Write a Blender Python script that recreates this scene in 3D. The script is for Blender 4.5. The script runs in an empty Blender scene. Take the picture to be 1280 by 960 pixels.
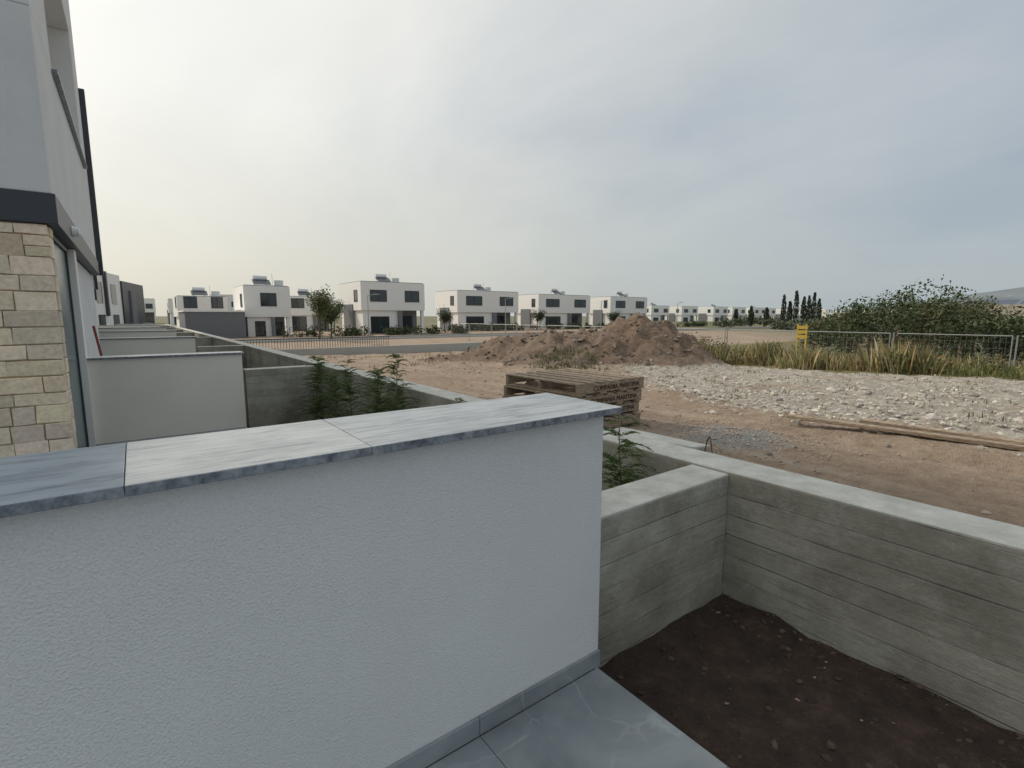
import bpy, math, random
import numpy as np
from mathutils import Vector, Matrix, noise
random.seed(7); np.random.seed(7)
R=random.random
def U(a,b): return a+(b-a)*random.random()
D=bpy.data; SC=bpy.context.scene
SC.view_settings.view_transform='Standard'; SC.view_settings.look='None'; SC.view_settings.exposure=0
def link(o): SC.collection.objects.link(o); return o
def sm(a,b,x):
    t=min(1,max(0,(x-a)/(b-a))); return t*t*(3-2*t)
# ---------------------------------------------------------------- materials
class NT:
    def __init__(s,name):
        s.m=D.materials.new(name); s.m.use_nodes=True; s.t=s.m.node_tree; s.n=s.t.nodes; s.l=s.t.links
        s.b=s.n['Principled BSDF']
    def N(s,t,**k):
        n=s.n.new(t)
        for a,v in k.items(): setattr(n,a,v)
        return n
    def L(s,a,b): s.l.new(a,b)
    def pos(s): return s.N('ShaderNodeNewGeometry').outputs['Position']
    def mapv(s,scale,v=None,rot=(0,0,0)):
        m=s.N('ShaderNodeMapping'); m.inputs['Scale'].default_value=scale; m.inputs['Rotation'].default_value=rot
        s.L(v or s.pos(),m.inputs['Vector']); return m.outputs['Vector']
    def noise(s,scale,v=None,detail=4,rough=.6,dist=0):
        n=s.N('ShaderNodeTexNoise'); n.inputs['Scale'].default_value=scale; n.inputs['Detail'].default_value=detail
        n.inputs['Roughness'].default_value=rough; n.inputs['Distortion'].default_value=dist
        s.L(v or s.pos(),n.inputs['Vector']); return n.outputs['Fac']
    def vor(s,scale,feat='F1',out='Distance',v=None):
        n=s.N('ShaderNodeTexVoronoi',feature=feat); n.inputs['Scale'].default_value=scale
        s.L(v or s.pos(),n.inputs['Vector']); return n.outputs[out]
    def ramp(s,f,stops):
        r=s.N('ShaderNodeValToRGB'); e=r.color_ramp.elements
        while len(e)<len(stops): e.new(.5)
        for i,(p,c) in enumerate(stops):
            e[i].position=p
            if not isinstance(c,(tuple,list)): c=(c,c,c)
            e[i].color=(*c[:3],1)
        s.L(f,r.inputs['Fac']); return r.outputs['Color']
    def mix(s,f,a,b,mode='MIX'):
        m=s.N('ShaderNodeMix',data_type='RGBA',blend_type=mode)
        for sock,v in ((m.inputs[0],f),(m.inputs[6],a),(m.inputs[7],b)):
            if isinstance(v,(int,float)): sock.default_value=v
            elif isinstance(v,(tuple,list)): sock.default_value=(*v[:3],1)
            else: s.L(v,sock)
        return m.outputs[2]
    def math(s,op,a,b=0,clamp=False):
        m=s.N('ShaderNodeMath',operation=op,use_clamp=clamp)
        for i,v in enumerate((a,b)):
            if isinstance(v,(int,float)): m.inputs[i].default_value=v
            else: s.L(v,m.inputs[i])
        return m.outputs[0]
    def col(s,c):
        if isinstance(c,(tuple,list)): s.b.inputs['Base Color'].default_value=(*c[:3],1)
        else: s.L(c,s.b.inputs['Base Color'])
    def rough(s,r):
        if isinstance(r,(int,float)): s.b.inputs['Roughness'].default_value=r
        else: s.L(r,s.b.inputs['Roughness'])
    def bump(s,h,strength=.5,dist=.01,prev=None):
        b=s.N('ShaderNodeBump'); b.inputs['Strength'].default_value=strength; b.inputs['Distance'].default_value=dist
        s.L(h,b.inputs['Height'])
        if prev: s.L(prev,b.inputs['Normal'])
        s.L(b.outputs[0],s.b.inputs['Normal']); return b.outputs[0]
def simple(name,c,rough=.7,var=.15,scale=3,metal=0,bs=0,bscale=60):
    m=NT(name); f=m.noise(scale,detail=3)
    m.col(m.mix(f,tuple(x*(1-var) for x in c),tuple(min(1,x*(1+var)) for x in c))); m.rough(rough)
    m.b.inputs['Metallic'].default_value=metal
    if bs: m.bump(m.noise(bscale,detail=2),bs,.005)
    return m.m
m=NT('white_stucco'); f=m.noise(1.3,detail=4); g=m.noise(150,detail=2,rough=.6)
c=m.ramp(f,[(.3,(.73,.735,.73)),(.7,(.80,.805,.80))]); c=m.mix(m.ramp(g,[(.35,.16),(.52,0)]),c,(.48,.48,.48))
c=m.mix(m.ramp(m.noise(2.4,m.mapv((1,1,.22)),detail=4),[(.55,0),(.8,.2)]),c,(.60,.57,.52))
m.col(c); m.rough(.92); m.bump(g,.85,.007); M_STUCCO=m.m
M_HOUSE=simple('white_house_render',(.89,.87,.82),.9,.04,.6)
M_STUCCO2=simple('cream_render',(.85,.80,.69),.9,.06,2,bs=.3,bscale=90)
# concrete
m=NT('board_formed_concrete'); P=m.pos(); sx=m.N('ShaderNodeSeparateXYZ'); m.L(P,sx.inputs[0])
wob=m.noise(1.3,detail=1); zz=m.math('ADD',m.math('MULTIPLY',sx.outputs['Z'],8.2),m.math('MULTIPLY',wob,.22))
fl=m.math('FLOOR',zz); fr=m.math('FRACT',zz)
wn=m.N('ShaderNodeTexWhiteNoise',noise_dimensions='1D'); m.L(fl,wn.inputs['W'])
grain=m.noise(1,m.mapv((4,4,40)),detail=5,rough=.6,dist=.5)
st=m.noise(2.0,detail=7,rough=.7)
base=m.ramp(st,[(.28,(.19,.175,.135)),(.45,(.34,.32,.26)),(.6,(.45,.43,.36)),(.78,(.56,.54,.47))])
base=m.mix(.22,base,m.ramp(wn.outputs['Value'],[(0,(.22,.205,.16)),(1,(.54,.515,.44))]))
base=m.mix(m.ramp(grain,[(.36,.28),(.5,0)]),base,(.20,.185,.145))
base=m.mix(m.ramp(m.noise(14,detail=6,rough=.75),[(.52,0),(.72,.45)]),base,(.55,.53,.47))
line=m.ramp(fr,[(0,.9),(.03,.6),(.06,0),(.97,0),(1,.9)])
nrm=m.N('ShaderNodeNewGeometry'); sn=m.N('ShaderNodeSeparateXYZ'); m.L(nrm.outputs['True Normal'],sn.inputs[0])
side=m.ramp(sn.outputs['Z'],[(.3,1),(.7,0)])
line=m.math('MULTIPLY',line,side)
lm=m.math('MULTIPLY',line,m.ramp(m.noise(2.3,detail=4),[(.40,.08),(.62,1)]))
base=m.mix(m.math('MULTIPLY',lm,.55),base,(.13,.12,.095))
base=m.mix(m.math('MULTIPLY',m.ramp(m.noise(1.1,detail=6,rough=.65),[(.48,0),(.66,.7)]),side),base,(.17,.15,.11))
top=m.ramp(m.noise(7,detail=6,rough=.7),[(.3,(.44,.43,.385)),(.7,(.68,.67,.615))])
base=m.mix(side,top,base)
pit=m.vor(38); base=m.mix(m.ramp(pit,[(.0,.75),(.09,0)]),base,(.12,.11,.10))
m.col(base); m.rough(.9)
hh=m.math('ADD',m.math('MULTIPLY',grain,m.math('MULTIPLY',side,.35)),m.math('MULTIPLY',m.noise(40,detail=4,rough=.7),.55)); hh=m.math('SUBTRACT',hh,m.math('MULTIPLY',lm,.5))
m.bump(hh,.75,.012); M_CONC=m.m
def marble(name,dark,light,ang,seed=0):
    m=NT(name); v=m.mapv((2.2,15,15),None,(0,0,ang)); a=m.noise(1.2,v,detail=7,rough=.72,dist=1.3); b=m.noise(5,detail=4)
    c=m.ramp(a,[(.33,dark),(.46,tuple(x*.35+y*.65 for x,y in zip(dark,light))),(.54,light)])
    c=m.mix(m.ramp(b,[(.45,0),(.75,.35)]),c,dark)
    c=m.mix(m.ramp(m.noise(16,v,detail=3),[(.6,0),(.75,.4)]),c,(.42,.38,.31))
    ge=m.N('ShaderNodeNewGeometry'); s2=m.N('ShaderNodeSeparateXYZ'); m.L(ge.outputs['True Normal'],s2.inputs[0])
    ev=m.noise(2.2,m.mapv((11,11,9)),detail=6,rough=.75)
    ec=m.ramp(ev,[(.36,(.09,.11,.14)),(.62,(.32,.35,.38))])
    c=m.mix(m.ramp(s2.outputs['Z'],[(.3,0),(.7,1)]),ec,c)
    m.col(c); m.rough(m.ramp(b,[(.3,.3),(.7,.5)])); return m.m
M_MARB_D=marble('grey_marble',(.13,.165,.21),(.33,.385,.44),.12)
M_MARB_L=marble('light_marble',(.34,.35,.355),(.76,.75,.72),.25)
M_MARB_L2=marble('light_marble_b',(.29,.315,.33),(.68,.685,.675),-.2)
m=NT('grey_marble_tile'); P=m.pos()
add=m.N('ShaderNodeVectorMath',operation='MULTIPLY_ADD'); cn=m.N('ShaderNodeTexNoise'); cn.inputs['Scale'].default_value=2.5; cn.inputs['Detail'].default_value=4; m.L(P,cn.inputs['Vector'])
m.L(cn.outputs['Color'],add.inputs[0]); add.inputs[1].default_value=(.5,.5,.5); m.L(P,add.inputs[2])
ve=m.vor(2.6,'DISTANCE_TO_EDGE','Distance',add.outputs[0]); vein=m.ramp(ve,[(0,.8),(.01,.4),(.03,0)])
vein=m.math('MULTIPLY',vein,m.ramp(m.noise(2.1,detail=3),[(.42,0),(.62,1)]))
c=m.ramp(m.noise(2.4,detail=6,dist=.5),[(.3,(.18,.205,.22)),(.55,(.27,.30,.315)),(.75,(.37,.40,.415))])
c=m.mix(m.math('MULTIPLY',vein,.6),c,(.68,.69,.68)); c=m.mix(m.ramp(m.noise(8,detail=5,rough=.7),[(.5,0),(.8,.3)]),c,(.46,.42,.36))
m.col(c); m.rough(m.ramp(m.noise(5,detail=3),[(.3,.3),(.7,.5)])); M_TILE=m.m
M_GROUT=simple('tile_grout',(.16,.155,.14),.9)
# ground
m=NT('earth_ground'); at=m.N('ShaderNodeVertexColor',layer_name='zone'); sp=m.N('ShaderNodeSeparateColor'); m.L(at.outputs['Color'],sp.inputs[0])
a2=m.N('ShaderNodeVertexColor',layer_name='zone2'); sp2=m.N('ShaderNodeSeparateColor'); m.L(a2.outputs['Color'],sp2.inputs[0])
nb=m.noise(.55,detail=6,rough=.65); nf=m.noise(7,detail=7,rough=.72); nvf=m.noise(60,detail=3,rough=.7)
dirt=m.ramp(nb,[(.3,(.26,.175,.115)),(.5,(.39,.285,.20)),(.7,(.46,.365,.28))])
dirt=m.mix(.55,dirt,m.ramp(nf,[(.3,(.17,.11,.07)),(.6,(.44,.335,.245))]))
tr=m.noise(1,m.mapv((4.2,.22,1),None,(0,0,-.16)),detail=4); dirt=m.mix(m.ramp(tr,[(.5,0),(.66,.6)]),dirt,(.50,.41,.325))
vr=m.vor(11,'F1','Color'); sv_=m.N('ShaderNodeSeparateColor'); m.L(vr,sv_.inputs[0])
rub=m.ramp(nf,[(.28,(.22,.18,.13)),(.5,(.45,.40,.325)),(.7,(.62,.575,.49))]); rub=m.mix(.45,rub,m.ramp(sv_.outputs[0],[(0,(.24,.195,.14)),(1,(.68,.64,.56))]))
soil=m.ramp(nf,[(.3,(.03,.02,.014)),(.55,(.078,.048,.034)),(.75,(.15,.10,.07))])
gr=m.ramp(nf,[(.3,(.10,.09,.035)),(.6,(.24,.19,.08)),(.8,(.13,.14,.05))])
far=m.ramp(m.noise(.03,detail=5),[(.35,(.11,.12,.05)),(.5,(.22,.19,.12)),(.65,(.09,.11,.045))])
md=m.ramp(nf,[(.3,(.10,.065,.042)),(.5,(.205,.14,.096)),(.7,(.32,.235,.17))]); md=m.mix(m.ramp(nb,[(.4,0),(.65,.5)]),md,(.28,.215,.16))
edge=m.math('MULTIPLY',m.math('SUBTRACT',nf,.5),1.2)
def sharp(s): return m.ramp(m.math('ADD',s,edge),[(.38,0),(.62,1)])
c=m.mix(sharp(sp.outputs[0]),dirt,rub); c=m.mix(sharp(sp2.outputs[0]),c,md); c=m.mix(sharp(sp.outputs[1]),c,gr)
grav=m.ramp(nvf,[(.3,(.17,.165,.15)),(.7,(.40,.39,.36))]); c=m.mix(sharp(sp2.outputs[1]),c,grav)
c=m.mix(at.outputs['Alpha'],c,far); c=m.mix(sp.outputs[2],c,soil)
m.col(c); m.rough(.95)
m.bump(m.math('ADD',m.math('MULTIPLY',nf,1.6),m.math('MULTIPLY',nvf,.5)),.9,.055); M_GROUND=m.m
def attrmat(name,rough=.85,trans=0,bs=0,bscale=50):
    m=NT(name); a=m.N('ShaderNodeVertexColor',layer_name='Col'); c=a.outputs['Color']
    if bs:
        f=m.noise(bscale,detail=4); c=m.mix(1.0,c,m.ramp(f,[(.3,.8),(.7,1.12)]),'MULTIPLY'); m.bump(f,bs,.01)
    m.col(c); m.rough(rough)
    if trans:
        t=m.N('ShaderNodeBsdfTranslucent'); m.L(c,t.inputs[0]); ms=m.N('ShaderNodeMixShader'); ms.inputs[0].default_value=trans
        m.L(m.b.outputs[0],ms.inputs[1]); m.L(t.outputs[0],ms.inputs[2]); m.L(ms.outputs[0],m.n['Material Output'].inputs[0])
    return m.m
M_ROCK=attrmat('loose_stone',.92); M_LEAF=attrmat('leaf_foliage',.65,.25); M_LEAFD=attrmat('distant_foliage',.8); M_STONE=attrmat('cream_stone',.9,0,.6,22)
M_DARK=simple('anthracite_panel',(.045,.05,.06),.45,.1); M_GREY=simple('grey_render',(.20,.205,.215),.85,.1); M_LGREY=simple('pale_concrete',(.47,.46,.42),.9,.15,.8)
q=NT('weathered_wood'); f=q.noise(3,q.mapv((6,6,40)),detail=5); q.col(q.ramp(f,[(.3,(.16,.115,.08)),(.6,(.40,.31,.22)),(.8,(.52,.43,.32))])); q.rough(.85); q.bump(f,.4,.004); M_WOOD=q.m
M_MORTAR=simple('mortar',(.66,.56,.41),.95,.15,20,bs=.5)
M_METAL=simple('galvanised_metal',(.42,.43,.43),.45,.15,metal=.7)
M_RUST=simple('rusty_steel',(.12,.05,.03),.8,.3,30)
q=NT('window_glass'); q.col((.03,.04,.045)); q.rough(.06); q.b.inputs['Specular IOR Level'].default_value=.7; M_GLASS=q.m
q=NT('door_glass'); q.col((.14,.19,.19)); q.rough(.25); q.b.inputs['Specular IOR Level'].default_value=.25; M_GLASSG=q.m
M_WHITE=simple('white_plastic',(.78,.78,.77),.4,.03); M_YEL=simple('yellow_paint',(.55,.38,.06),.6,.2)
M_BARK=simple('bark',(.14,.10,.07),.9,.3,12); M_REDP=simple('red_paint',(.20,.04,.03),.5,.2)
M_ROAD=simple('asphalt',(.12,.115,.105),.9,.2,2); M_PANEL=simple('solar_panel_glass',(.035,.045,.07),.3,.2)
M_INK=simple('stencil_ink',(.05,.03,.02),.9)
# ---------------------------------------------------------------- mesh builder
class MB:
    def __init__(s): s.v=[];s.f=[];s.mi=[];s.c=[];s.mats=[]
    def mid(s,m):
        if m not in s.mats: s.mats.append(m)
        return s.mats.index(m)
    def box(s,x0,x1,y0,y1,z0,z1,m,col=(1,1,1),M=None,jit=0):
        b=len(s.v); k=s.mid(m)
        for x,y,z in ((x0,y0,z0),(x1,y0,z0),(x1,y1,z0),(x0,y1,z0),(x0,y0,z1),(x1,y0,z1),(x1,y1,z1),(x0,y1,z1)):
            p=Vector((x+U(-jit,jit),y+U(-jit,jit),z+U(-jit,jit)))
            s.v.append(tuple(M@p if M else p))
        for f in ((0,3,2,1),(4,5,6,7),(0,1,5,4),(1,2,6,5),(2,3,7,6),(3,0,4,7)):
            s.f.append(tuple(b+i for i in f)); s.mi.append(k); s.c.append(col)
    def quad(s,pts,m,col=(1,1,1)):
        b=len(s.v); s.v+= [tuple(p) for p in pts]; s.f.append(tuple(range(b,b+len(pts)))); s.mi.append(s.mid(m)); s.c.append(col)
    def tube(s,p0,p1,r0,r1,m,n=8,col=(1,1,1),cap=True):
        p0=Vector(p0);p1=Vector(p1); d=(p1-p0).normalized(); a=d.orthogonal().normalized(); c=d.cross(a); b=len(s.v); k=s.mid(m)
        for p,r in ((p0,r0),(p1,r1)):
            for i in range(n):
                t=2*math.pi*i/n; s.v.append(tuple(p+a*math.cos(t)*r+c*math.sin(t)*r))
        for i in range(n):
            j=(i+1)%n; s.f.append((b+i,b+j,b+n+j,b+n+i)); s.mi.append(k); s.c.append(col)
        if cap:
            s.f.append(tuple(b+n+i for i in range(n))); s.mi.append(k); s.c.append(col)
            s.f.append(tuple(b+n-1-i for i in range(n))); s.mi.append(k); s.c.append(col)
    def obj(s,name,parent=None,bevel=0,col=False,seg=2):
        v=np.array(s.v,float); ctr=(v.min(0)+v.max(0))/2; ctr[2]=v[:,2].min()
        me=D.meshes.new(name); me.from_pydata((v-ctr).tolist(),[],s.f)
        for m_ in s.mats: me.materials.append(m_)
        me.polygons.foreach_set('material_index',s.mi)
        if col:
            a=me.color_attributes.new('Col','FLOAT_COLOR','CORNER'); arr=[]
            for f,c in zip(s.f,s.c): arr+= [c[0],c[1],c[2],1]*len(f)
            a.data.foreach_set('color',arr)
        me.update(); o=link(D.objects.new(name,me)); o.location=ctr
        if bevel:
            b=o.modifiers.new('bevel','BEVEL'); b.width=bevel; b.segments=seg; b.limit_method='ANGLE'
        if parent: o.parent=parent; o.matrix_parent_inverse=Matrix.Translation(-parent.location)
        return o
def empty(name,loc):
    e=D.objects.new(name,None); e.location=loc; e.empty_display_size=.3; return link(e)
# ---------------------------------------------------------------- terrain
def fn(x,y,s,o=4): return noise.fractal(Vector((x*s,y*s,3.1)),.9,2.1,o)
def near_edge(y): return 5.9 if y<3.4 else 5.9+(y-3.4)*.75
def mound(x,y):
    u=(x-13.5)*.802-(y-11.1)*.598; v=(x-13.5)*.598+(y-11.1)*.802
    if abs(u)>10 or abs(v)>6: return 0
    h=.55*math.exp(-((u)/1.3)**2)*math.exp(-(v/1.6)**2)
    h+=.98*sm(-5.0,-2.8,u)*(1-sm(.9,2.9,u))*math.exp(-(v/2.0)**4)
    h+=.85*math.exp(-((u+4.7)/1.15)**2-((v-.8)/1.4)**2)
    h+=.22*math.exp(-((u+6.6)/.9)**2-((v)/1.2)**2)
    h+=.35*math.exp(-((u+2.9)/1.7)**2-((v+2.6)/.9)**2)
    h+=.28*math.exp(-((u-.3)/1.5)**2-((v+2.3)/.9)**2)
    return h*(1+.20*fn(x,y,1.1))+ (.2*fn(x,y,2.4)*min(1,h*2))
NG=-.42
def gz(x,y,fine=True):
    if x<2.8:
        z=-.14 if y<1.62 else NG
        z-=.28*sm(66,74,y)
        if fine and x>1.2 and y<70: z+=.03*fn(x,y,3.2,5)
        return z
    h=.598*x+.802*y
    z=.35-1.05*min(1,max(0,(h-5)/25.))
    z-=.75*sm(16.5,22,x)*(1-sm(22,40,y))
    r=math.hypot(x,y)
    if r<40:
        z+=mound(x,y)
        if x>3.1: z+=.035*fn(x,y,.8)
        if fine: z+=(.02+ .035*sm(near_edge(y)-.3,near_edge(y)+.5,x))*fn(x,y,4.5,3)*(1-sm(20,35,r))
        z+=.05*math.exp(-((x-near_edge(y))/.35)**2)*(1-sm(8,10,y))
        for c in (3.9,5.2): z-=.035*math.exp(-((x-c-.06*max(0,y-2)**1.3)/.16)**2)
    return z
def rng(a,b,s): return list(np.arange(a,b,s))
XS=[-900,-300,-80,-20,-8,-3,0]+rng(1.3,2.76,.06)+[2.9]+rng(3.02,8,.09)+rng(8,18,.14)+rng(18,30,.5)+rng(30,60,3)+rng(60,200,20)+[260,400,700,1200,2200,4000]
YS=[-2500,-700,-200,-60,-20,-9]+rng(-6,1.56,.09)+[1.56,1.64]+rng(1.72,3,.09)+rng(3,12,.11)+rng(12,20,.18)+rng(20,34,.6)+rng(34,82,3)+[90,110,150,220,400,800,1600,3000,5000]
vs=[];zc=[];z2=[]
for y in YS:
    for x in XS:
        vs.append((x,y,gz(x,y)))
        n_=fn(x,y,.5)*.5; rub=0;g=0;gd=0;fa=0;mo=0;gv=0
        if x<2.8: gd=1.0 if y<68 else 0; fa=0 if y<68 else 1
        else:
            rub=.95*sm(-.7,.9,x-near_edge(y)+n_*1.2)*(1-sm(9,11.5,y+n_*2))*(1-sm(15.2,16,x+n_))
            if rub>.5: rub-=.5*sm(.2,.5,fn(x+3,y,.6))
            g=sm(15,16.2,x+n_*1.3)*(1-sm(24,30,y)); fa=max(sm(23,27,x)*(1-sm(20,26,y)),sm(70,90,y),sm(60,80,x))
            g=max(g,.62*sm(.25,.5,fn(x+9,y,.35))*sm(14,20,y))
            mm=mound(x,y); mo=sm(.05,.3,mm); rub*=1-mo
            gv=.8*math.exp(-((x-4.6)/.7)**2-((y-2.6)/.7)**2)+.7*math.exp(-((x-3.4)/.35)**2-((y-5.3)/1.0)**2)
        zc.append((rub,g,gd,fa)); z2.append((mo,gv,0,1))
nx=len(XS);ny=len(YS)
fs=[(j*nx+i,j*nx+i+1,(j+1)*nx+i+1,(j+1)*nx+i) for j in range(ny-1) for i in range(nx-1)]
me=D.meshes.new('ground'); me.from_pydata(vs,[],fs); me.materials.append(M_GROUND)
a=me.color_attributes.new('zone','FLOAT_COLOR','POINT'); a.data.foreach_set('color',[k for c in zc for k in c])
a=me.color_attributes.new('zone2','FLOAT_COLOR','POINT'); a.data.foreach_set('color',[k for c in z2 for k in c])
me.polygons.foreach_set('use_smooth',[True]*len(fs)); me.update(); link(D.objects.new('ground',me))
# ---------------------------------------------------------------- rocks
ph=(1+5**.5)/2
IV=np.array([(-1,ph,0),(1,ph,0),(-1,-ph,0),(1,-ph,0),(0,-1,ph),(0,1,ph),(0,-1,-ph),(0,1,-ph),(ph,0,-1),(ph,0,1),(-ph,0,-1),(-ph,0,1)])/1.9
IF=np.array([(0,11,5),(0,5,1),(0,1,7),(0,7,10),(0,10,11),(1,5,9),(5,11,4),(11,10,2),(10,7,6),(7,1,8),(3,9,4),(3,4,2),(3,2,6),(3,6,8),(3,8,9),(4,9,5),(2,4,11),(6,2,10),(8,6,7),(9,8,1)])
def rocks(name,pts,cols):
    V=[];F=[];C=[]
    for i,((x,y,z,s),c) in enumerate(zip(pts,cols)):
        q=IV*(1+np.random.uniform(-.28,.28,(12,1)))*np.array([s*U(.7,1.4),s*U(.6,1.1),s*U(.4,.85)])
        t=U(0,6.28); ca,sa=math.cos(t),math.sin(t); q=q@np.array([[ca,sa,0],[-sa,ca,0],[0,0,1]])
        V.append(q+np.array([x,y,z+s*.1])); F.append(IF+12*i); C.append(np.tile(np.array([*c,1.]),(60,1)))
    V=np.vstack(V);F=np.vstack(F);C=np.vstack(C)
    me=D.meshes.new(name); me.from_pydata(V.tolist(),[],F.tolist()); me.materials.append(M_ROCK)
    a=me.color_attributes.new('Col','FLOAT_COLOR','CORNER'); a.data.foreach_set('color',C.ravel()); link(D.objects.new(name,me))
pts=[];cols=[]
while len(pts)<10500:
    x=U(5.4,15.8); y=U(-6,11)
    x=5.4+(x-5.4)*U(.3,1)
    if x<near_edge(y)+fn(x,y,.5)*.7-.2*R()-.1 or mound(x,y)>.3: continue
    if fn(x+3,y,.6)>.3 and R()<.8: continue
    s=.008+.032*R()**3 + (.06*R() if R()<.015 else 0)
    pts.append((x,y,gz(x,y),s)); k=U(.28,.68); cols.append((k,k*U(.88,.94),k*U(.72,.83)))
rocks('rubble_stones',pts,cols)
pts=[];cols=[]
while len(pts)<4600:
    x=3.02+U(0,1)**1.3*11; y=U(-3,16); 
    if R()<.45: u=U(-7,3); v=U(-4,2); x=13.5+u*.802+v*.598; y=11.1-u*.598+v*.802
    inm=mound(x,y)>.15
    s=.007+.03*R()**4*(2.8 if inm else 1); k=U(.14,.32) if inm else U(.2,.45)
    if R()<.22: x=random.gauss(4.6,.5); y=random.gauss(2.6,.5); s=U(.006,.016); k=U(.25,.5)
    if x<3.02: continue
    pts.append((x,y,gz(x,y),s)); cols.append((k,k*.8,k*.65))
rocks('dirt_pebbles',pts,cols)
pts=[];cols=[]
for i in range(2300):
    x=U(1.5,2.68) if R()<.7 else 2.68-.35*R()**2; y=U(-2.5,1.48) if i<1700 else U(1.8,9.4)
    s=.003+.018*R()**4; pts.append((x,y,gz(x,y),s)); k=U(.04,.12)if R()<.96 else U(.2,.38); cols.append((k,k*.7,k*.53))
rocks('garden_soil_clods',pts,cols)
# ---------------------------------------------------------------- terrace, party wall
e=empty('terrace_floor',(0,0,0)); 
b=MB(); b.box(-3.6,1.476,-6,1.38,-.3,-.004,M_GROUT); b.obj('slab',e)
b=MB(); g=.0012
xs=[-3.32+.6*i for i in range(9)]; ys=[1.372-.6*i for i in range(12)]
for x in xs[:-1]:
    for y in ys: b.box(x+g,x+.6-g,y-.6+g,y-g,-.003,.004,M_TILE)
b.obj('tiles',e,bevel=.001,seg=1)
e=empty('terrace_party_wall',(0,1.5,0))
b=MB(); b.box(-3.6,1.5,1.386,1.745,-.6,1.112,M_STUCCO); b.obj('wall',e,bevel=.008)
b=MB(); b.box(1.5005,1.512,1.40,1.50,-.3,.60,M_LGREY); b.obj('joint_strip',e)
b=MB(); 
for i,x in enumerate([-2.72,-2.12,-1.52,-.92,-.32,.28,.88]):
    b.box(x+.0015,x+.5985 if i<6 else 1.498,1.373,1.3855,.005,.075,M_TILE)
b.box(-3.6,1.496,1.376,1.3857,.004,.072,M_GROUT); b.obj('skirting',e,bevel=.001,seg=1)
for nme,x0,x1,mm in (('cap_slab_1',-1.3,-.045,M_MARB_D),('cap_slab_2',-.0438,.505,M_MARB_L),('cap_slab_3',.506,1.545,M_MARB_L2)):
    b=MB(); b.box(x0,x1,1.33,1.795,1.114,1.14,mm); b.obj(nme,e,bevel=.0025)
def conc(name,x0,x1,y0,y1,z0,z1):
    b=MB(); b.box(x0,x1,y0,y1,z0,z1,M_CONC); return b.obj(name,bevel=.012,seg=2)
conc('concrete_boundary_wall',2.69,2.985,-6,68,-.9,.608)
FK=[-.56,-.56,-1.0,-1.4,-1.75,-2.1,-2.3,-2.5,-2.6]
for k in range(0,8):
    Y=1.505+8*k
    conc('concrete_divider_wall',1.503 if k==0 else 1.45,2.688,Y,Y+.25,-.6,.598)
    if k:
        F=FK[k]; e=empty('terrace_party_wall',(0,Y,0)); yy=Y-.1
        b=MB(); b.box(F-.05,1.4,yy,yy+.3,-.6,.875,M_STUCCO2); b.obj('wall',e,bevel=.008)
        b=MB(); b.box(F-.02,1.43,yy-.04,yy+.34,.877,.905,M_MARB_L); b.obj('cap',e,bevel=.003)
b=MB(); b.box(-1.5,1.4,1.75,68,-.8,NG+.06,M_TILE); b.obj('neighbour_terrace')
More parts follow.
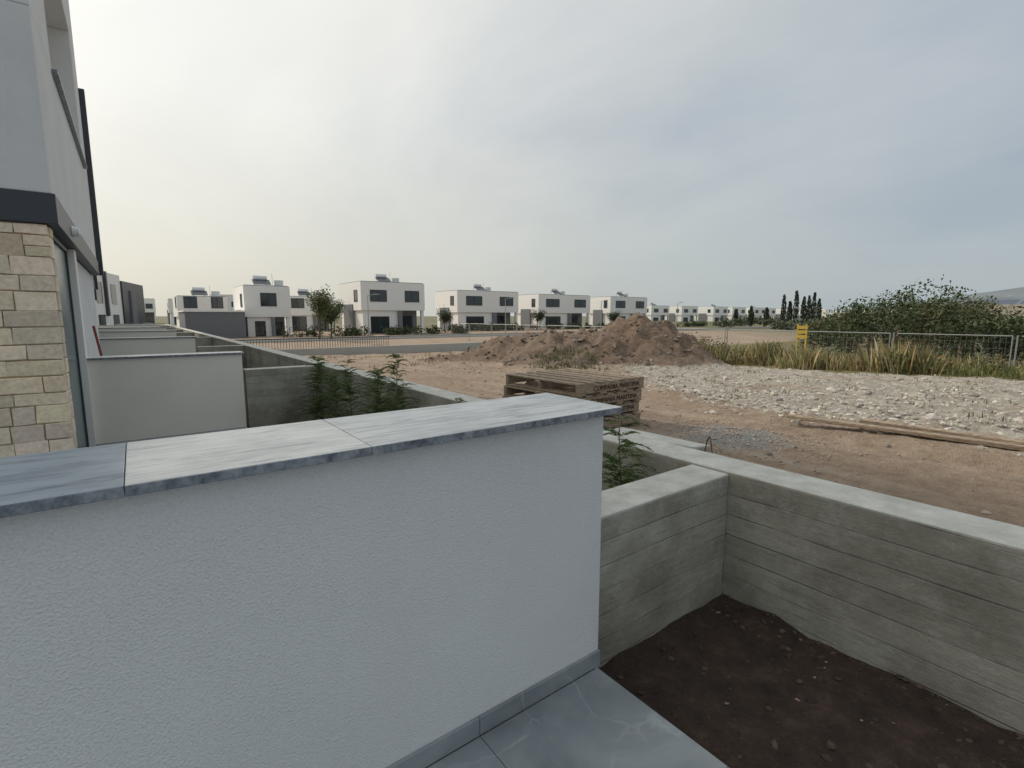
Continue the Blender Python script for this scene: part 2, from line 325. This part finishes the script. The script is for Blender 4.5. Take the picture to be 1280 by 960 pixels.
# ---------------------------------------------------------------- neighbour house units
for k in range(0,4):
    Y0=7+8*k; Y1=Y0+8; e=empty('terraced_house',(-4,Y0,0)); F=FK[k+1]; T=8.6
    b=MB()
    b.box(-9,F,Y0,Y1-.02,2.72,4.45,M_STUCCO); b.box(-9,F,Y0,Y1-.02,7.0,T,M_STUCCO)
    b.box(-9,F,Y0,Y0+1.7,4.452,6.998,M_STUCCO); b.box(-9,F,Y1-1.3,Y1-.02,4.452,6.998,M_STUCCO); b.box(-9,F-1.2,Y0+1.7,Y1-1.3,4.452,6.998,M_STUCCO)
    b.box(-9,F-.1,Y0+2.6,Y1-.02,-.5,2.4,M_STUCCO)
    if k: b.box(-9,F-.15,Y0,Y0+2.59,-.5,2.4,M_STUCCO)
    else: b.box(-9,F-.22,Y0+.33,Y0+2.59,-.5,2.4,M_STUCCO)
    b.obj('upper_walls',e,bevel=.01)
    b=MB(); b.box(-9,F+.03,Y0-.03 if k==0 else Y0,Y1-.02,2.42,2.718,M_DARK)
    b.box(-9.1,F+.1,Y1-.018,Y1+.12,2.42,6.4,M_DARK); b.obj('dark_fascia',e,bevel=.005)
    b=MB(); b.box(F-.2,F+.06,Y0+1.65,Y1-1.25,4.453,4.49,M_MARB_L); b.obj('balcony_sill',e)
    b=MB(); b.box(F-.125,F-.11,Y0+.35,Y0+2.25,NG+.1,2.35,M_GLASSG)
    for yy in (Y0+.335,Y0+2.2): b.box(F-.14,F-.09,yy,yy+.06,NG,2.4,M_DARK)
    b.box(F-.14,F-.08,Y0+.33,Y0+2.26,2.35,2.41,M_DARK); b.obj('sliding_door',e)
    if k==0:
        b=MB(); b.box(-4.5,F-.09,Y0+.03,Y0+.32,-.5,2.418,M_MORTAR); b.obj('stone_wall_core',e)
        b=MB(); z=NG
        sc=lambda: (lambda q:(q,q*U(.81,.87),q*U(.58,.68)))(U(.66,.98))
        while z<2.39:
            hh=min(U(.13,.24),2.41-z); 
            if 2.41-z-hh<.08: hh=2.41-z
            x=F-.055
            while x>-2.6:
                w=U(.17,.46); y0=Y0-U(0,.014)
                if R()<.2 and hh>.18:
                    b.box(x-w+.004,x-.004,y0,Y0+.1,z+.004,z+hh*.5-.003,M_STONE,sc(),jit=.006)
                    b.box(x-w+.004,x-.004,y0,Y0+.1,z+hh*.5+.003,z+hh-.004,M_STONE,sc(),jit=.006)
                else: b.box(x-w+.004,x-.004,y0,Y0+.1,z+.004,z+hh-.004,M_STONE,sc(),jit=.007)
                x-=w
            b.box(F-.3,F-.05,Y0+.11,Y0+.31,z+.006,z+hh-.006,M_STONE,sc(),jit=.004)
            z+=hh
        b.obj('stone_cladding',e,bevel=.008,col=True)
        b=MB(); b.tube((F+.03,8.6,2.56),(F+.1,8.6,2.56),.07,.05,M_WHITE,16); b.obj('wall_lamp',e)
        b=MB(); b.box(F-.3,F-.02,9.3,9.6,-.5,2.41,M_HOUSE); b.obj('pier',e)
b=MB(); b.tube((-.28,10.1,NG),(-.5,10.1,1.35),.018,.018,M_REDP); b.obj('scaffold_pole')
# ---------------------------------------------------------------- foliage helpers
def leafquad(b,p,s,asp,c,m=M_LEAF,d=None):
    d=d or Vector((U(-1,1),U(-1,1),U(-.6,1))).normalized(); a=d.cross(Vector((U(-1,1),U(-1,1),U(-1,1)))).normalized()
    p=Vector(p); b.quad([p-a*s*asp*.5,p+d*s*.5-a*s*asp*.3,p+d*s,p+d*s*.5+a*s*asp*.5],m,c)
def crown(b,cx,cy,cz,rx,rz,n,size,g=(.05,.085,.025),var=.6,m=None):
    sub=[(U(-.6,.6),U(-.6,.6),U(-.5,.7),U(.3,.55)) for _ in range(9)]
    for i in range(n):
        q=random.choice(sub); v=Vector((random.gauss(0,1),random.gauss(0,1),random.gauss(0,1))).normalized()*q[3]*U(.45,1.0)
        x,y,z=q[0]+v.x,q[1]+v.y,q[2]+v.z
        k=(.4+.65*(z+1)/2+U(-.2,.35))*(1-var*.3+var*.6*q[3])  # lower leaves coloured darker: crown shade painted into leaf colour, plus random tone
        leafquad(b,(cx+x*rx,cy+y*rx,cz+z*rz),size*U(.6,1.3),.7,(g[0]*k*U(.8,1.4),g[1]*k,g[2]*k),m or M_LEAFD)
def seedling(x,y,z0,H):
    b=MB(); lean=(U(-.05,.05),U(-.05,.05)); st=[]
    for i in range(7):
        t=i/6; st.append(Vector((x+lean[0]*t*H*2,y+lean[1]*t*H*2,z0+H*t)))
    for i in range(6): b.tube(st[i],st[i+1],.011*(1-i/7),.011*(1-(i+1)/7),M_BARK,6,cap=False,col=(.1,.08,.05))
    for i in range(int(54*H+16)):
        t=U(.12,1)**.9; p=st[min(5,int(t*6))].lerp(st[min(6,int(t*6)+1)],(t*6)%1 if t<1 else 1)
        an=U(0,6.28); L=(.34*(1-t)+.13)*U(.6,1.15)*min(1.1,H+.25); up=U(.2,.9)
        d=Vector((math.cos(an),math.sin(an),up)).normalized(); q=p.copy(); n=int(L/.014)+2; k=U(.7,1.35)
        for j in range(n):
            d2=(d+Vector((0,0,-.9*j/n))).normalized(); q2=q+d2*.014
            b.quad([q,q+Vector((0,0,.003)),q2+Vector((0,0,.003)),q2],M_LEAF,(.10,.08,.03))
            for sgn in (-1,1):
                s=Vector((-d2.y,d2.x,0)).normalized()*sgn
                ld=(d2*1.0+s*.85+Vector((0,0,U(-.35,.25)))).normalized()
                leafquad(b,q,.058*(1-.6*j/n)*U(.6,1.3),.27,(.085*k*U(.8,1.3),.14*k,.038*k),d=ld)
            q=q2
    b.obj('conifer_seedling',col=True)
for x,y,h in ((2.42,2.02,1.32),(2.3,2.35,1.1),(2.4,4.3,1.1),(2.42,5.5,1.46),(2.35,5.9,1.25),(2.4,6.3,1.2),(2.4,7.0,1.3),(2.3,7.3,1.1),(2.35,8.4,1.25),(2.4,8.9,1.2)): seedling(x,y,NG,h)
b=MB()
def blade(x,y,z,h,c,w0=1):
    a=U(0,6.28); w=U(.006,.013)*w0; l=U(.05,.45)*h; dx,dy=math.cos(a),math.sin(a)
    b.quad([(x-dy*w,y+dx*w,z),(x+dy*w,y-dx*w,z),(x+dx*l*.4+dy*w*.6,y+dy*l*.4-dx*w*.6,z+h*.6),(x+dx*l,y+dy*l,z+h)],M_LEAFD,c)
for i in range(3000):
    y=U(-9,13.6); x=15.9+3.3*R()**1.2+.9*fn(0,y,.5); z=gz(x,y,False)-.03
    yellow= sm(1.6,4.5,y+fn(x,y,.4)*4); dens=.5+1.2*fn(x,y,.6)
    if dens<U(-.1,.4): continue
    H=(.17+.30*yellow)*(.3+.9*min(1.2,dens))+.04
    for j in range(13):
        if R()<.12+.65*yellow: k=U(.6,1.2); c=random.choice([(.46*k,.37*k,.18*k),(.36*k,.25*k,.11*k),(.40*k,.34*k,.19*k),(.27*k,.26*k,.11*k)])
        else: k=U(.6,1.3); c=(.15*k,.17*k,.055*k)
        blade(x+random.gauss(0,.18),y+random.gauss(0,.18),z,max(.05,H*U(.25,1.5)),c)
for i in range(85):
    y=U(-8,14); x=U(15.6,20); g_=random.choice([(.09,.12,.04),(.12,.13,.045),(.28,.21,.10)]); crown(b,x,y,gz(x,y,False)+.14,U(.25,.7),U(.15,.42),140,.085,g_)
b.obj('dry_tall_grass',col=True)
b=MB()
for i in range(440):
    q=R()
    if q<.25: u=U(-3.6,-1.8); v=U(-3.8,-2.2); x=13.5+u*.802+v*.598; y=11.1-u*.598+v*.802
    elif q<.4: x=U(6.5,15); y=U(-4,8)
    else:
        y=U(14,27); x=U(6,20)
        if fn(x+9,y,.35)<.1: continue
    z=gz(x,y,False)
    for j in range(8): k=U(.6,1.2); blade(x+random.gauss(0,.1),y+random.gauss(0,.1),z,U(.04,.17)*(.6 if .25<=q<.4 else 1),(.15*k,.16*k,.06*k))
b.obj('weed_patches',col=True)
# ---------------------------------------------------------------- pallets
def pallet(parent,nm,M):
    b=MB(); W,Dp=1.02,1.15
    for i in range(7): x=-W/2+i*(W-.1)/6; b.box(x,x+.1,-Dp/2,Dp/2,.108,.126,M_WOOD,M=M,jit=.003)
    for y in (-Dp/2+.005,-.02,Dp/2-.045): b.box(-W/2,W/2,y,y+.04,.0195,.107,M_WOOD,M=M,jit=.0015)
    for i in (0,2,4,6): x=-W/2+i*(W-.1)/6; b.box(x,x+.1,-Dp/2,Dp/2,0,.018,M_WOOD,M=M,jit=.002)
    b.obj(nm,parent,bevel=.003,seg=1)
zb=gz(3.85,4.07,False)+.01
e=empty('pallet_stack',(3.85,4.07,zb))
for i in range(4):
    dx,dy=U(-.03,.03),U(-.03,.03); M=Matrix.Translation((3.86+dx,4.07+dy,zb+.13*i))@Matrix.Rotation(U(-.045,.045),4,'Z')
    pallet(e,'pallet_%d'%(i+1),M)
    if i in (1,2,3):
        cu=D.curves.new('stencil','FONT'); cu.body='COMPANIA MARITIMA'; cu.size=.072; cu.extrude=.0008
        t=D.objects.new('stencil_%d'%i,cu); link(t); t.data.materials.append(M_INK)
        mw=M@Matrix.Translation((-.30,-.5745,.038))@Matrix.Rotation(math.pi/2,4,'X')
        t.parent=e; t.matrix_parent_inverse=Matrix.Translation(-e.location); t.matrix_basis=mw
for i,(p,l,r,w) in enumerate((((5.68,1.57),1.85,-1.43,.12),((5.86,1.15),1.5,-1.49,.09))):
    b=MB(); M=Matrix.Translation((p[0],p[1],gz(p[0],p[1],False)+.02))@Matrix.Rotation(r,4,'Z')@Matrix.Rotation(.01,4,'Y')
    b.box(-l/2,l/2,-w/2,w/2,0,.035,M_WOOD,M=M,jit=.006); b.obj('wooden_plank',bevel=.004)
b=MB(); b.box(3.2,3.5,2.12,2.95,.3,.53,M_CONC,jit=.03); b.obj('concrete_block',bevel=.02)
b=MB(); b.box(3.53,3.72,2.7,3.2,.3,.45,M_CONC,jit=.03); b.obj('concrete_block',bevel=.02)
b=MB(); pr=None
for i in range(13):
    t=math.pi*i/12; p=(3.12+.03*math.sin(t*2),1.9+.06*math.cos(t),.42+.24*math.sin(t)+.04*math.sin(2*t))
    if pr: b.tube(pr,p,.004,.004,M_RUST,6,cap=False)
    pr=p
b.obj('bent_rebar')
# ---------------------------------------------------------------- fence
e=empty('mesh_fence',(24,5,-1)); b=MB(); y=-14
while y<40:
    z=gz(24,y,False); zt=.82
    b.tube((24,y,z-.1),(24,y,zt+.03),.025,.025,M_METAL,6); b.tube((24,y+.12,z-.1),(24,y+.12,zt),.02,.02,M_METAL,6)
    b.tube((24,y+.12,zt),(24,y+3.4,zt),.02,.02,M_METAL,6); b.tube((24,y+.12,zt-1.75),(24,y+3.4,zt-1.75),.02,.02,M_METAL,6)
    for i in range(1,22): b.box(23.998,24.002,y+.12+i*.15,y+.124+i*.15,zt-1.75,zt,M_METAL)
    for i in range(1,8): b.box(23.998,24.002,y+.12,y+3.4,zt-i*.22,zt-i*.22+.004,M_METAL)
    y+=3.5
b.obj('panels',e)
e=empty('yellow_barrier',(23,10,0)); b=MB()
for i in range(3): b.box(22.97,23.03,9.78,10.22,.55+i*.2,.69+i*.2,M_YEL)
for y in (9.8,10.15): b.box(22.98,23.02,y,y+.06,-1.3,1.15,M_YEL); b.box(22.7,23.3,y,y+.06,-1.22,-1.16,M_YEL)
b.obj('frame',e)
# ---------------------------------------------------------------- background vegetation
b=MB()
for i in range(140):
    x=U(34,64); t=U(-.35,.42); y=t*x
    r=U(1.3,2.5); hh=(2.9+1.5*math.exp(-((t-.27)/.09)**2)-.9*sm(.34,.42,t))*U(.75,1.15)
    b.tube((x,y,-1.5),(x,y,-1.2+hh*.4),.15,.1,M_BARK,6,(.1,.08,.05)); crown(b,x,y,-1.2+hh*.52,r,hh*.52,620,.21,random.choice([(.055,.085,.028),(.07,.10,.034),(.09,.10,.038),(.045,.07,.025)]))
for i in range(60):
    x=U(60,170); y=U(.05,.60)*x
    crown(b,x,y,-.2,U(2,4),U(1.0,1.9),170,.6,(.08,.105,.06))
for i in range(75):
    y=U(-10,24); x=U(26,31); crown(b,x,y,-.8,U(.6,1.4),U(.5,1.15),200,.14,random.choice([(.08,.105,.035),(.06,.085,.028),(.14,.13,.055)]))
b.obj('orchard_tree_belt',col=True)
b=MB()
for i in range(10):
    h=112+U(-6,10); a=[.533,.545,.557,.572,.582,.592,.602,.5,.47,.44][i]; lat=h*a; x=h*.598+lat*.802; y=h*.802-lat*.598; H=[6.0,4.2,6.4,5.2,5.8,6.6,5.0,3.0,3.2,2.8][i]
    b.tube((x,y,-1),(x,y,H*.7),.2,.08,M_BARK,6,(.1,.08,.05))
    for j in range(420):
        t=R(); rr=.75*math.sin(math.pi*min(1,(1-t)*.9+.08))**.7*(1-t*.5); an=U(0,6.28)
        leafquad(b,(x+rr*math.cos(an)*R()**.3,y+rr*math.sin(an)*R()**.3,-.8+t*(H+.8)),.55,.5,(.032*U(.7,1.5),.047*U(.7,1.4),.03),M_LEAFD,d=Vector((U(-.3,.3),U(-.3,.3),1)))
b.obj('cypress_row',col=True)
b=MB()
for i in range(130):
    x=U(12,112); y=56+U(-1,1)+ (x>36)*7
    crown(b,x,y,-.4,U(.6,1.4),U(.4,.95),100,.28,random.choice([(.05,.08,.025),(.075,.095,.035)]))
b.obj('garden_hedge',col=True)
def tree(x,y,z0,H,r,n,g,name='young_tree'):
    b=MB(); b.tube((x,y,z0),(x+.1,y,z0+H*.5),.09,.06,M_BARK,8,(.1,.08,.05))
    for i in range(10):
        a=U(0,6.28); t=U(.35,.55); q=Vector((x+.05,y,z0+H*t)); e_=q+Vector((math.cos(a)*r*.7,math.sin(a)*r*.7,H*U(.25,.48)))
        b.tube(q,e_,.035,.012,M_BARK,6,(.1,.08,.05)); 
        for j in range(n):
            p=q.lerp(e_,U(.3,1.1)); leafquad(b,p+Vector((random.gauss(0,.27),random.gauss(0,.27),random.gauss(0,.27))),.22,.6,(g[0]*U(.6,1.4),g[1]*U(.6,1.3),g[2]))
    b.obj(name,col=True)
tree(13.2,46.5,-.7,4.8,1.3,170,(.12,.14,.05)); tree(15,49,-.7,3.6,1.0,150,(.07,.10,.03)); tree(34.5,62,-.7,2.8,1,140,(.06,.08,.03)); tree(20,64,-.7,4.2,1.3,140,(.06,.09,.03)); tree(52,63,-.7,3,1.2,140,(.05,.08,.03)); tree(70,63,-.7,3,1.2,140,(.05,.08,.03))
# ---------------------------------------------------------------- distant houses
def window(b,face,a0,a1,c,z0,z1,mull=True):
    def bx(p0,p1,q0,q1,za,zb,m):
        if face=='y': b.box(p0,p1,c-q1,c-q0,za,zb,m)
        else: b.box(c-q1,c-q0,p0,p1,za,zb,m)
    bx(a0,a1,-.05,.012,z0,z1,M_GLASS)
    for p0,p1,za,zb in ((a0-.06,a0,z0-.06,z1+.06),(a1,a1+.06,z0-.06,z1+.06),(a0,a1,z1,z1+.06),(a0,a1,z0-.06,z0)): bx(p0,p1,-.04,.05,za,zb,M_DARK)
    if mull: bx((a0+a1)/2-.04,(a0+a1)/2+.04,-.03,.04,z0,z1,M_DARK)
def heater(b,x,y,z):
    b.tube((x-.7,y,z+.95),(x+.7,y,z+.95),.32,.32,M_WHITE,14)
    b.quad([(x-.9,y-1.5,z+.15),(x+.9,y-1.5,z+.15),(x+.9,y-.25,z+.8),(x-.9,y-.25,z+.8)],M_PANEL)
    for dx in (-.6,.6): b.tube((x+dx,y,z),(x+dx,y,z+.7),.03,.03,M_METAL,6); b.tube((x+dx,y-1.3,z),(x+dx,y-.2,z+.8),.03,.03,M_METAL,6)
    b.tube((x+1.3,y,z),(x+1.3,y,z+1.5),.02,.02,M_METAL,5)
    b.tube((x+1.9,y-.3,z),(x+1.9,y-.3,z+.75),.5,.5,M_WHITE,14)
def villa(x0,y0,w,d,zb=-.7,H=6.3,style=0,full=True):
    e=empty('modern_villa',(x0+w/2,y0+d/2,zb)); zm=zb+H*.46; zt=zb+H; x1=x0+w; y1=y0+d
    b=MB(); b.box(x0,x1,y0,y1,zm,zt,M_HOUSE); 
    b.box(x0+.25,x1-w*.36,y0+.25,y1-.2,zb-.6,zm-.002,M_HOUSE); b.box(x1-w*.36+.003,x1-.3,y0+1.8,y1-.2,zb-.6,zm-.002,M_GREY)
    b.box(x1-.45,x1-.1,y0+.1,y0+.5,zb-.6,zm-.002,M_HOUSE)
    b.box(x0+.12,x1-.12,y0+.12,y1-.12,zt+.002,zt+.08,M_GREY)
    b.obj('walls',e)
    b=MB()
    if style!=2: b.box(x0-.12,x0+.9,y0+d*.35,y0+d*.75,zb-.5,zm+H*.12,M_GREY)
    b.box(x0+w*.56,x0+w*.62,y0-.1,y0+.24,zb-.5,zm-.003,M_GREY)
    b.obj('grey_accents',e)
    b=MB()
    if style==1:
        window(b,'y',x0+w*.36,x0+w*.68,y0,zm+1.2,zm+2.5); window(b,'y',x0+w*.22,x0+w*.42,y0+.25,zb+.2,zb+2.3)
    else:
        window(b,'y',x0+w*.14,x0+w*.38,y0,zm+1.1,zm+2.4); window(b,'y',x0+w*.68,x0+w*.90,y0,zm+1.1,zm+2.4); window(b,'y',x0+w*.15,x0+w*.42,y0+.25,zb+.1,zb+2.1)
    window(b,'x',y0+d*.15,y0+d*.28,x0,zm+1.1,zm+2.4,False)
    window(b,'y',x1-w*.32,x1-w*.12,y0+1.8,zb+.1,zb+2.2); b.obj('windows',e)
    if full: b=MB(); heater(b,x0+w*.5,y0+d*.5,zt+.08); b.obj('solar_water_heater',e)
villa(22,59.7,8.4,8.1); villa(9.5,60,4.6,7,-1.4,6.1,1); villa(39,66,11.5,7,H=6.0); villa(56,67.5,12.5,6.5,H=5.9); villa(74,67.5,11,6,H=5.9)
villa(17.5,78,7,7,-.7,5.0); villa(31.5,84,7,7,-.7,4.9); villa(4.4,74,5.4,8,-.7,4.6,2); villa(93,84,10,8,-.7,5.5)
for i in range(8): villa(157+17*i,120+U(-3,3),11,9,-1.2,6.6-.05*i,0,i%2==0)
for i in range(9): villa(-10+9*i+U(-2,2),150+U(0,40),7,9,-.7,U(6,8),0,False)
e=empty('dark_clad_villa',(-3,50,0)); M=Matrix.Translation((-2.1,45,0))@Matrix.Rotation(-math.atan2(1.5,7),4,'Z')
b=MB(); b.box(-9,0,0,7,-.9,4.7,M_HOUSE,M=M); b.obj('walls',e)
b=MB(); b.box(-6,.12,7.02,14,-.9,4.3,M_DARK,M=M); b.box(-.3,.2,2.6,2.9,1.5,4.72,M_DARK,M=M); b.box(-.3,.25,9,10.5,-.5,3.6,M_GREY,M=M); b.obj('dark_cladding',e)
b=MB()
for yy in (.8,4.3): b.box(-.1,.03,yy,yy+1.3,2.4,3.9,M_GLASS,M=M); b.box(-.1,.03,yy,yy+1.5,-.3,1.6,M_GLASS,M=M)
b.obj('windows',e)
e=empty('garden_annex',(6,60,0)); b=MB(); b.box(4.0,9.2,58,66,-1,1.9,M_GREY); b.obj('walls',e)
b=MB(); b.box(3.9,9.3,57.9,66.1,1.902,2.05,M_HOUSE); b.obj('slab',e)
e=empty('lot_boundary_wall',(18,28,-.5)); b=MB(); b.box(3.1,30,28,28.2,-1.4,-.22,M_LGREY); b.obj('wall',e,bevel=.01)
b=MB(); x=3.2
while x<12: b.box(x,x+.02,28.09,28.11,-.22,.3,M_DARK); x+=.14
b.box(3.1,12,28.08,28.12,.3,.34,M_DARK); b.obj('railing',e)
b=MB(); b.box(3.05,120,46,50,-.9,-.66,M_ROAD); b.obj('road')
b=MB(); b.box(3.05,120,45.8,45.99,-.9,-.55,M_LGREY); b.box(3.05,120,50.01,50.2,-.9,-.55,M_LGREY); b.obj('kerb')
def lamp(x,y,H):
    e=empty('street_lamp',(x,y,-.7)); b=MB(); b.tube((x,y,-.8),(x,y,H),.06,.04,M_METAL,8); b.tube((x,y,H),(x+.9,y,H+.15),.03,.03,M_METAL,6); b.box(x+.7,x+1.25,y-.1,y+.1,H+.1,H+.19,M_METAL); b.obj('pole',e)
for x,y in ((19.5,51),(37,51),(54,51),(72,51)): lamp(x,y,3.6)
# hill
v=[];f=[];nu=90;nv=8
for j in range(nv+1):
    for i in range(nu+1):
        an=math.radians(36.7+12+ i*62/nu); r=1500+j*160
        H=(150*sm(22,56,i)*(.92+.08*fn(i*.06,0,1.0)) )*math.sin(math.pi*.5*j/nv)
        v.append((r*math.sin(an),r*math.cos(an),-8+H+2*fn(i*.4,j*.5,1)))
for j in range(nv):
    for i in range(nu): a0=j*(nu+1)+i; f.append((a0,a0+nu+1,a0+nu+2,a0+1))
me=D.meshes.new('distant_hill'); me.from_pydata(v,[],f); me.polygons.foreach_set('use_smooth',[True]*len(f))
m=NT('hazy_hillside'); c=m.ramp(m.noise(.012,detail=6,rough=.7),[(.35,(.13,.165,.185)),(.55,(.185,.21,.22)),(.68,(.29,.30,.30))]); m.col(c); m.rough(1); me.materials.append(m.m); link(D.objects.new('distant_hill',me))
b=MB()
for i in range(200):
    an=math.radians(U(60,98)); r=U(900,1450); x=r*math.sin(an);y=r*math.cos(an); z=(r-900)/550*25-4; w=U(5,11); b.box(x,x+w,y,y+w,-6,z*R()+U(1,5),M_STUCCO2)
b.obj('distant_town')
e=empty('farm_building',(120,16,0)); b=MB(); b.box(112,124,2,30,-1.5,3.3,simple('tan_render',(.42,.37,.30),.9)); b.obj('walls',e)
b=MB()
for i in range(6): y=3+i*3.5; b.quad([(112,y,3.4),(112,y+3.2,3.4),(116,y+3.2,4.2),(116,y,4.2)],M_PANEL)
b.obj('solar_panels',e)
# ---------------------------------------------------------------- light
sv=Vector((-.42,.74,.68)).normalized(); el=math.asin(sv.z); az=math.atan2(sv.x,sv.y)
sl=D.lights.new('sun','SUN'); sl.energy=2.1; sl.angle=math.radians(5); sl.color=(1,.93,.82); so=link(D.objects.new('sun',sl)); so.rotation_euler=sv.to_track_quat('Z','Y').to_euler(); so.location=(0,0,30)
w=D.worlds.new('World'); SC.world=w; w.use_nodes=True; t=w.node_tree; n=t.nodes; l=t.links; bg=n['Background']
class WN(NT):
    def __init__(s): s.t=t; s.n=n; s.l=l
W=WN()
sky=W.N('ShaderNodeTexSky',sky_type='NISHITA'); sky.sun_disc=False; sky.sun_elevation=el; sky.sun_rotation=az; sky.dust_density=4; sky.air_density=1
tc=W.N('ShaderNodeTexCoord'); G=tc.outputs['Generated']
dt=W.N('ShaderNodeVectorMath',operation='DOT_PRODUCT'); W.L(G,dt.inputs[0]); dt.inputs[1].default_value=Vector((-.28,.77,.66)).normalized()
s3=W.N('ShaderNodeSeparateXYZ'); W.L(G,s3.inputs[0])
zz=W.math('ADD',W.math('MAXIMUM',s3.outputs['Z'],0),.32); dv=W.N('ShaderNodeVectorMath',operation='DIVIDE'); W.L(G,dv.inputs[0]); cb=W.N('ShaderNodeCombineXYZ'); 
for k in range(3): W.L(zz,cb.inputs[k])
W.L(cb.outputs[0],dv.inputs[1]); 
mp=W.mapv((1.0,.55,.6),dv.outputs[0],(0,0,.35)); cl=W.noise(1.6,mp,detail=6,rough=.55,dist=.45)
cl2=W.noise(.8,dv.outputs[0],detail=4,rough=.55,dist=.3)
base=W.ramp(dt.outputs['Value'],[(.0,(.45,.50,.54)),(.3,(.48,.53,.555)),(.6,(.63,.64,.615)),(.85,(.84,.83,.74)),(1,(1,.98,.92))])
cloud=W.ramp(dt.outputs['Value'],[(.0,(.55,.58,.60)),(.4,(.64,.66,.66)),(.8,(.90,.89,.83)),(1,(1,1,.96))])
blue=W.ramp(dt.outputs['Value'],[(.0,(.28,.345,.44)),(.4,(.35,.41,.49)),(.8,(.68,.70,.68)),(1,(.85,.85,.80))])
c=W.mix(W.ramp(cl2,[(.40,0),(.62,.75)]),base,blue)
c=W.mix(W.ramp(cl,[(.4,0),(.7,.7)]),c,cloud)
hz=W.ramp(dt.outputs['Value'],[(.0,(.42,.475,.495)),(.35,(.51,.54,.52)),(.7,(.66,.645,.56)),(1,(.85,.82,.70))])
c=W.mix(W.ramp(s3.outputs['Z'],[(0,.95),(.34,0)]),c,hz)
c10=W.mix(1.0,c,(10,10,10),'MULTIPLY')
fin=W.mix(.88,sky.outputs[0],c10); W.L(fin,bg.inputs['Color']); bg.inputs['Strength'].default_value=.109
# ---------------------------------------------------------------- camera
cam=D.cameras.new('camera'); cam.sensor_width=36; cam.lens=36*630/1280; cam.clip_start=.05; cam.clip_end=9000
co=link(D.objects.new('camera',cam)); co.location=(0,0,1.5); co.rotation_euler=(math.radians(90-7.68),0,math.radians(-36.7)); SC.camera=co
